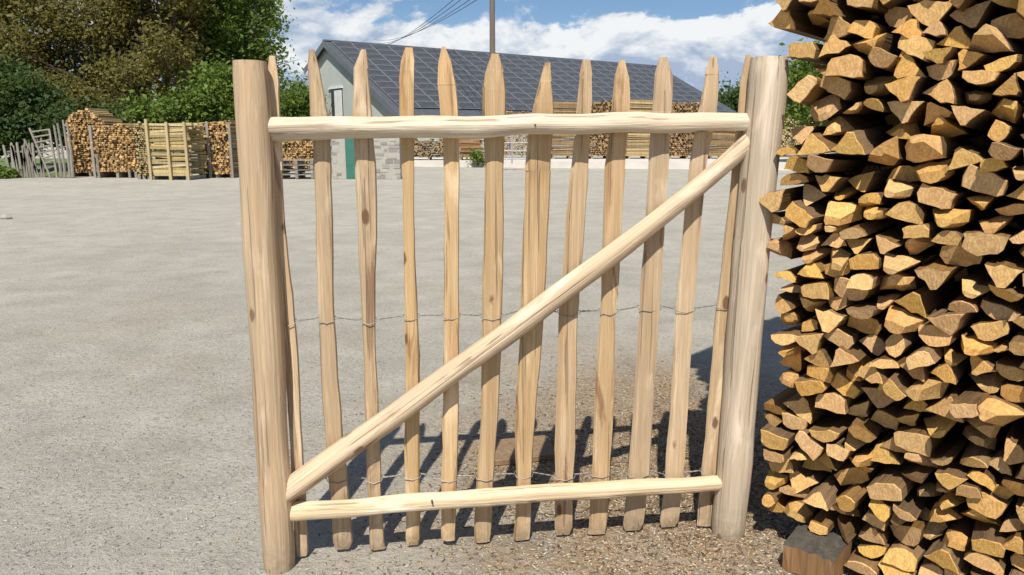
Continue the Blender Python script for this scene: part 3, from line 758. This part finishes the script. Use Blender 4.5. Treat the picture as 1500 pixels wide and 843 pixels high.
# ------------------------------------------------------------------ far piles on the apron
GRP_R = 'tall wood stacks on the pale apron behind the gate'
M_far_dull = endgrain('far_dull_end', (.42, .28, .145), (.27, .165, .08), .45, island=True)
BR = [M_far_dull, M_far_brown]
def apile(label, xl, xr, base, top, kind, **k): return pile('wood_stack', label, 'wood stack', xl, xr, base, top, z0=SLAB, kind=kind, group=GRP_R, **k)
apile('dark low stack of old round wood right of the stone wall', 592, 664, 235, 205, 'ends', mats=[M_far_brown, M_far_brown], sp=.14)
apile('stack of bright orange planks between the fourth and sixth pickets', 672, 706, 235, 196, 'sides', sp=.09, mats=[M_beam, M_beam])
apile('brown stack of stake ends left of the seventh picket, behind the metal hurdle', 724, 806, 232, 164, 'ends', sp=.12, mats=BR)
apile('pale layered stack of long stakes seen between seventh and eighth pickets', 806, 862, 233, 147, 'sides', sp=.11, mats=[M_far_dull, M_far_brown], dep=1.6)
apile('dark brown stack seen between eighth and ninth pickets', 863, 916, 233, 149, 'ends', sp=.12, mats=BR, dep=1.6)
apile('tall pale stack of layered stakes seen between ninth and tenth pickets', 917, 976, 233, 145, 'sides', sp=.11, mats=[M_far_side, M_far_side], dep=1.6)
apile('reddish stack of stake ends seen left of the eleventh picket', 977, 1036, 233, 151, 'ends', sp=.12, mats=BR, dep=1.6)
apile('lower stack of stakes just left of the right gate post', 1037, 1092, 233, 166, 'sides', sp=.11, mats=BR, dep=1.6)
pile('wood_stack', 'pale stack of stakes visible between the right gate post and the tall stack', 'wood stack', 1100, 1240, 224, 164, z0=SLAB, kind='ends', sp=.17, mats=[M_far_yel, M_far_brown], group=GRP_R, dep=1.6)
# metal hurdle
p = ground(757, 240, SLAB); hu = empty('metal_hurdle', p, 'pale metal hurdle gate standing before a dark stack right of the sixth picket', 'hurdle')
xa, xb = at(737, 240, p.y).x, at(778, 240, p.y).x
for x in (xa, at(750, 240, p.y).x, xb):
    m_ = MB(); m_.tube([(x, p.y, SLAB), (x, p.y, SLAB + 1.5)], .035, 6); m_.build('upright', M_metal, hu, (x, p.y, SLAB))
for k in range(4):
    m_ = MB(); z = SLAB + .2 + k * .36; m_.tube([(xa, p.y, z), (xb, p.y, z)], .028, 6); m_.build('bar', M_metal, hu, (xa, p.y, z))

# ------------------------------------------------------------------ the long barn with solar roof
HC = Vector((at(583, 165, 45.2).x, 45.2, 0)); E1 = Vector((-.588, .809, 0)); E2 = Vector((.809, .588, 0))
def gable_hit(px, py):
    d = ray(px, py); t = (HC - EYE).dot(E2) / d.dot(E2); p = EYE + d * t
    return (p - HC).dot(E1), p.z
s_pk, z_pk = gable_hit(474, 60); s_l, z_l = gable_hit(446, 101); s_r, z_r = gable_hit(583, 166)
slope = (z_pk - z_r) / (s_pk - s_r); LEN = 33.0
barn = empty('barn', HC, 'long grey-green barn with dark solar panel roof behind the gate', 'building')
def hp(s, t, z): return HC + E1 * s + E2 * t + EZ * z
WI = .35                                  # wall set in behind the verge
wz = lambda s: (z_pk - abs(s - s_pk) * slope) - .12
mb = MB(); s0, s1 = .35, s_l - .3
prof = [(s0, -.1), (s1, -.1), (s1, wz(s1)), (s_pk, wz(s_pk)), (s0, wz(s0))]
mb.loft([[hp(s, t, z) for s, z in prof] for t in (WI, LEN - WI)])
mb.build('wall', M_render, barn, hp(0, 0, 0))
mb = MB()
def slab(sa, za, sb, zb, t0, t1, th):
    A = [hp(sa, t0, za), hp(sa, t1, za), hp(sb, t1, zb), hp(sb, t0, zb)]
    n_ = (A[1] - A[0]).cross(A[3] - A[0]).normalized(); n_ = n_ if n_.z > 0 else -n_
    return A + [v - n_ * th for v in A]
F6 = [(0, 1, 2, 3), (7, 6, 5, 4), (0, 4, 5, 1), (1, 5, 6, 2), (2, 6, 7, 3), (3, 7, 4, 0)]
mb.add(slab(-.25, z_r - .25 * slope, s_pk, z_pk, 0, LEN, .12), F6); mb.add(slab(s_pk, z_pk + .004, s_l, z_l - .0, 0, LEN, .12), F6)
roof = mb.build('roof', M_slate, barn, hp(s_pk, 0, z_pk))
mb = MB(); mb.box(hp(s_pk, LEN / 2, z_pk + .03), E1, E2, EZ, .16, LEN / 2 + .02, .05); mb.build('ridge_cap', M_fascia, roof, hp(s_pk, 0, z_pk))
for sa, za, sb, zb in ((-.27, z_r - .27 * slope, s_pk, z_pk), (s_pk, z_pk, s_l + .02, z_l)):
    mb = MB(); A = [hp(sa, -.03, za + .03), hp(sb, -.03, zb + .03), hp(sb, -.03, zb - .42), hp(sa, -.03, za - .42)]
    mb.add(A + [v + E2 * .028 for v in A], [(0, 1, 2, 3), (7, 6, 5, 4), (0, 4, 5, 1), (1, 5, 6, 2), (2, 6, 7, 3), (3, 7, 4, 0)]); mb.build('verge_board', M_fascia, roof, hp(sa, 0, za))
sl_len = math.hypot(s_pk, z_pk - z_r); dn = (hp(s_r, 0, z_r) - hp(s_pk, 0, z_pk)).normalized(); nrm = E2.cross(dn).normalized()
if nrm.z < 0: nrm = -nrm
PW, PH = 1.42, .98
def panel_mesh():
    m_ = MB(); hx, hy = PW / 2 - .015, PH / 2 - .015; b = .028
    o_ = [(-hx, -hy), (hx, -hy), (hx, hy), (-hx, hy)]; i_ = [(-hx + b, -hy + b), (hx - b, -hy + b), (hx - b, hy - b), (-hx + b, hy - b)]
    v = [Vector((x, y, 0)) for x, y in o_] + [Vector((x, y, .04)) for x, y in o_] + [Vector((x, y, .04)) for x, y in i_]
    f = [(k, (k + 1) % 4, 4 + (k + 1) % 4, 4 + k) for k in range(4)] + [(4 + k, 4 + (k + 1) % 4, 8 + (k + 1) % 4, 8 + k) for k in range(4)] + [(8, 9, 10, 11)]
    return mesh_from('solar_panel', v, f, [M_pframe, M_panel], [0] * 8 + [1])
pm = panel_mesh(); q = Matrix((E2, -dn, nrm)).transposed()
q = q.to_quaternion(); nc, nr_ = int((LEN - .8) / PW), int((sl_len - .35) / PH)
for j in range(nr_):
    for i in range(nc):
        p = hp(s_pk, .45 + (i + .5) * PW, z_pk) + dn * (.30 + (j + .5) * PH) + nrm * .06
        obj('solar_panel', pm, roof, p, q)
# window on the gable
sw0, zw0 = gable_hit(496, 166); sw1, zw1 = gable_hit(479, 131)
def gbox(name, sa, za, sb, zb, t, d, mat, par): 
    m_ = MB(); m_.box(hp((sa + sb) / 2, t, (za + zb) / 2), E1, E2, EZ, abs(sb - sa) / 2, d, abs(zb - za) / 2); return m_.build(name, mat, par, hp((sa + sb) / 2, t, (za + zb) / 2))
w0 = gbox('window', sw0, zw0 - .4, sw1, zw1, WI - .02, .05, M_dark, barn)
gbox('shutter', sw0, zw0 - .4, sw0 + (sw1 - sw0) * .66, zw1 - .12, WI - .09, .02, M_white, w0)
gbox('lintel', sw0 - .1, zw1 + .003, sw1 + .45, zw1 + .12, WI - .05, .06, M_white, w0)

# ------------------------------------------------------------------ utility poles and lines
def upole(px, Y, top_z, r0, r1, label):
    p = at(px, 200, Y); p.z = 0; m_ = MB(); root = empty('utility_pole', p, label, 'pole')
    m_.tube([p, p + EZ * (top_z * .5), p + EZ * top_z], [r0, (r0 + r1) / 2, r1], 16); m_.build('shaft', M_pole, root, p, 50)
    m_ = MB(); m_.box(p + Vector((0, -.16, top_z - .35)), (1, 0, 0), (0, 1, 0), EZ, .9, .05, .06); m_.build('crossarm', M_pole, root, p + EZ * (top_z - .4))
    for s in (-.8, -.3, .3, .8):
        m_ = MB(); m_.tube([p + Vector((s, -.16, top_z - .288)), p + Vector((s, -.16, top_z - .12))], .04, 8); m_.build('insulator', M_dark, root, p + Vector((s, -.16, top_z - .3)))
    return [p + Vector((s, -.16, top_z - .12)) for s in (-.8, -.3, .3, .8)]
Y1 = 41.5; T1 = upole(722, Y1, at(722, -32, Y1).z, .17, .135, 'tall brown utility pole rising behind the sixth picket')
Y2 = 120.0; T2 = upole(545, Y2, at(545, 72, Y2).z, .2, .15, 'distant utility pole hidden behind the barn roof')
for k in range(4):
    m_ = MB(); a, b = T1[k], T2[k] + EZ * (.5 * k)
    m_.tube([a.lerp(b, t) - EZ * (2.2 * 4 * t * (1 - t)) * .5 for t in np.linspace(0, 1, 24)], .022, 5)
    tag(m_.build('power_line', M_dark, None, a), ('leftmost', 'second', 'third', 'rightmost')[k] + ' thin power line running from the tall pole over the barn', 'power line', 'power lines')

# ------------------------------------------------------------------ trees and hedges
def blob_leaves(centers, radii, n, size, squash=.9):
    centers, radii = np.array(centers, float), np.array(radii, float)
    pr = radii[:, 0] * radii[:, 1] * radii[:, 2]; idx = rng.choice(len(centers), n, p=pr / pr.sum())
    d = rng.normal(size=(n, 3)); d /= np.linalg.norm(d, axis=1)[:, None]
    rad = rng.uniform(.25, 1.0, n) ** .45
    pos = centers[idx] + d * rad[:, None] * radii[idx] + rng.normal(0, .06, (n, 3))
    return pos
def leaf_mesh(name, pos, size, mat):
    n = len(pos); nn = rng.normal(size=(n, 3)) * .8 + np.array((0, -.25, .75)); nn /= np.linalg.norm(nn, axis=1)[:, None]
    a = np.cross(nn, rng.normal(size=(n, 3))); a /= np.linalg.norm(a, axis=1)[:, None]; b = np.cross(nn, a)
    s = (size * rng.choice((.5, .7, .9, 1.1, 1.4, 1.7), n) * rng.uniform(.85, 1.15, n))[:, None]
    bend = np.cross(a, b) * s * .25
    V = np.stack([pos - a * s, pos + b * s * .55 + bend, pos + a * s, pos - b * s * .55 + bend], 1).reshape(-1, 3)
    F = np.arange(n * 4).reshape(n, 4)
    return mesh_np(name, V, F, mat)
def limb_path(a, b, bow, n=7):
    a, b = Vector(a), Vector(b); w = Vector((random.gauss(0, 1), random.gauss(0, 1), random.gauss(0, .4))).normalized() * bow
    return [a.lerp(b, t) + w * math.sin(math.pi * t) for t in [i / (n - 1) for i in range(n)]]
def tree(name, label, cat, base, crown, n_leaf, size, mat, trunk_r=.25, group=None, sub=10, subr=.34, clump=26, limbs=9):
    """crown: list of (centre, radii) lobes in world metres"""
    base = Vector(base); root = empty(name, base, label, cat, group)
    cs, rs = [], []
    for c, r in crown:
        for _ in range(sub):
            d = rng.normal(size=3); d /= np.linalg.norm(d); k = rng.uniform(.35, .95)
            cs.append(np.array(c) + d * k * np.array(r)); f = subr * rng.uniform(.6, 1.25); rs.append(np.array(r) * f)
    m_ = MB(); top = Vector(crown[0][0])
    m_.tube(limb_path(base - EZ * .1, top, .25, 9), [trunk_r * (1 - .75 * i / 8) for i in range(9)], 9)
    for k in rng.choice(len(cs), min(limbs, len(cs)), replace=False):
        t = random.uniform(.25, .8); s = base.lerp(top, t)
        m_.tube(limb_path(s, Vector(cs[k]), .3), [trunk_r * .42 * (1 - .85 * i / 6) + .01 for i in range(7)], 6)
        e = Vector(cs[k])
        for _ in range(4):
            f = e + Vector(rng.normal(0, 1, 3)) * float(np.mean(rs[k])) * .9
            m_.tube(limb_path(s.lerp(e, random.uniform(.5, .9)), f, .15, 5), [trunk_r * .14, trunk_r * .11, trunk_r * .08, trunk_r * .05, .006], 5)
    m_.build('trunk', M_bark, root, base, 60)
    pos = blob_leaves(cs, rs, n_leaf // clump, size); pos = np.repeat(pos, clump, 0) + rng.normal(0, 1, (len(pos) * clump, 3)) * np.repeat(size * rng.choice((1.4, 2.2, 3.2, 5.0), len(pos)), clump)[:, None]
    pos = pos[pos[:, 2] > .03]
    me = leaf_mesh('crown', pos - np.array(base), size, mat); obj('crown', me, root, base)
    return root
def P(px, py, Y): return tuple(at(px, py, Y))
def base_at(px, Y): p = at(px, 200, Y); return (p.x, p.y, 0)
GT = 'trees along the left edge of the yard'
tree('leafy_tree', 'big olive-brown tree with thin young leaves behind the left wood piles', 'tree', base_at(236, 38), [(P(175, 60, 38), (5.0, 3.4, 3.6)), (P(60, 70, 37.5), (3.6, 3, 3.0)), (P(230, -40, 38.5), (4.2, 3.4, 3.5)), (P(110, -40, 38), (4, 3.2, 3.2)), (P(105, 135, 36), (3.2, 2.2, 1.7)), (P(205, 135, 36.5), (2.8, 2.2, 1.7)), (P(10, 60, 38), (2.6, 2.4, 2.2)), (P(20, -20, 38), (2.4, 2, 1.6)), (P(245, 90, 37), (1.8, 1.8, 1.9)), (P(255, 20, 38), (2.0, 2.0, 2.2))], 95000, .085, M_lolive, .30, GT, 12, .30, 14, 16)
tree('leafy_tree', 'fresh green tree overhanging from the right of the olive tree', 'tree', base_at(322, 41), [(P(345, 40, 41), (3.3, 2.6, 3.6)), (P(385, 55, 40.5), (2.0, 1.8, 2.4)), (P(320, -40, 42), (3.2, 2.6, 2.6)), (P(318, 110, 41), (2.2, 2.0, 1.8)), (P(388, 105, 41), (1.1, 1.2, 1.4))], 42000, .10, M_lgreen, .24, GT, 11, .33, 16, 10)
tree('evergreen_tree', 'dark green dense tree at the far left behind the slat fence', 'tree', base_at(25, 33), [(P(25, 160, 33), (1.9, 1.6, 1.2)), (P(60, 185, 32.5), (1.6, 1.2, .9)), (P(-30, 150, 33), (2.2, 1.8, 1.6)), (P(10, 205, 32), (1.7, 1.2, 1.0))], 26000, .085, M_ldark, .22, GT, 10, .42, 18, 5)
tree('shrub', 'bright green shrub behind the yellow stake rack', 'shrub', base_at(270, 33), [(P(268, 172, 33), (1.5, 1.1, .95)), (P(232, 178, 33), (1.2, 1.0, .8))], 9000, .08, M_lbright, .08, None, 9, .42, 14, 5)
tree('shrub', 'bright green shrub behind the brown pile left of the gate post', 'shrub', base_at(318, 33.5), [(P(318, 150, 33.5), (1.2, 1.0, 1.3)), (P(345, 165, 33.5), (1.0, .9, 1.1))], 9000, .085, M_lbright, .08, None, 9, .42, 14, 5)
tree('shrub', 'dark shrub behind the tall loose heap of stakes', 'shrub', base_at(150, 34), [(P(140, 190, 34), (1.7, 1.2, .6)), (P(195, 190, 34), (1.5, 1.2, .6))], 12000, .085, M_ldark, .08, None, 9, .45, 14, 5)
tree('hedge_bush', 'rounded green bush seen left of the barn gable', 'bush', base_at(428, 52), [(P(425, 160, 52), (1.5, 1.5, 1.6)), (P(445, 150, 53), (1.2, 1.2, 1.4)), (P(405, 165, 52), (1.5, 1.5, 1.5))], 12000, .10, M_lgreen, .1, None, 9, .42, 14, 5)
tree('leafy_tree', 'green tree visible between the right gate post and the tall stack', 'tree', base_at(1205, 36), [(P(1195, 118, 36), (1.6, 1.6, 1.15)), (P(1240, 110, 36), (1.6, 1.6, 1.2)), (P(1170, 140, 36), (1.3, 1.3, .9)), (P(1230, 160, 36), (1.8, 1.5, 1.0))], 22000, .095, M_lgreen, .16, None, 10, .38, 16, 6)
for k, (px, py, Y, r, lab) in enumerate(((1062, 158, 150, 2.8, 'dark distant tree just right of the barn roof end'), (1080, 152, 140, 2.4, 'small distant tree directly left of the right gate post'), (1105, 150, 150, 4.0, 'distant tree behind the right gate post'))):
    tree('far_tree', lab, 'tree', base_at(px, Y), [(P(px, py, Y), (r, r, r * 1.2)), (P(px, py + 22, Y), (r * 1.2, r, r))], 3600, .32, M_ldark, .25, 'distant trees right of the barn', 8, .45, 12, 4)
tree('shrub', 'low green weed clump beside the orange planks on the apron', 'shrub', (at(702, 235, 37.5).x, 37.5, SLAB), [(P(704, 232, 37.5), (.35, .3, .28))], 900, .05, M_lbright, .02, None, 5, .5, 8, 2)
# grass verge at far left, distant hills
a = ground(-60, 262); mb = MB()
mb.add([(a.x - 25, a.y - .4, .006), (at(12, 262, a.y).x, a.y - .2, .006), (at(40, 262, a.y).x, a.y + .8, .006), (at(40, 262, a.y).x + .6, a.y + 25, .006), (a.x - 25, a.y + 25, .006)], [(0, 1, 2, 3, 4)])
tag(mb.build('grass_verge', M_grass, None, a), kind='structure')
pos = np.stack([rng.uniform(a.x - 3, at(16, 262, a.y).x, 5000), a.y + rng.uniform(-.3, 1.6, 5000), rng.uniform(.02, .35, 5000)], 1)
tag(obj('grass_tufts', leaf_mesh('grass_tufts', pos, .07, M_lbright)), 'green grass tufts at the far left edge of the yard', 'grass', None, 'stuff')
vs_, fs = [], []
nseg = 90
for i in range(nseg + 1):
    an = R(-80) + R(160) * i / nseg; d = 900.0; h = 36 + 14 * math.sin(i * .31) + 6 * math.sin(i * .83 + 1)
    for dd, z in ((0, -3), (120, h * .7), (260, h), (420, -3)): vs_.append(((d + dd) * math.sin(an), (d + dd) * math.cos(an), z))
for i in range(nseg):
    for k in range(3): b = i * 4 + k; fs.append((b, b + 4, b + 5, b + 1))
tag(obj('hills', mesh_from('hills', vs_, fs, M_hill, None, 80)), kind='structure')
print('stakes', n_ind, 'circles', len(circ), 'posts', tl, tr, 'u', uL, uR)
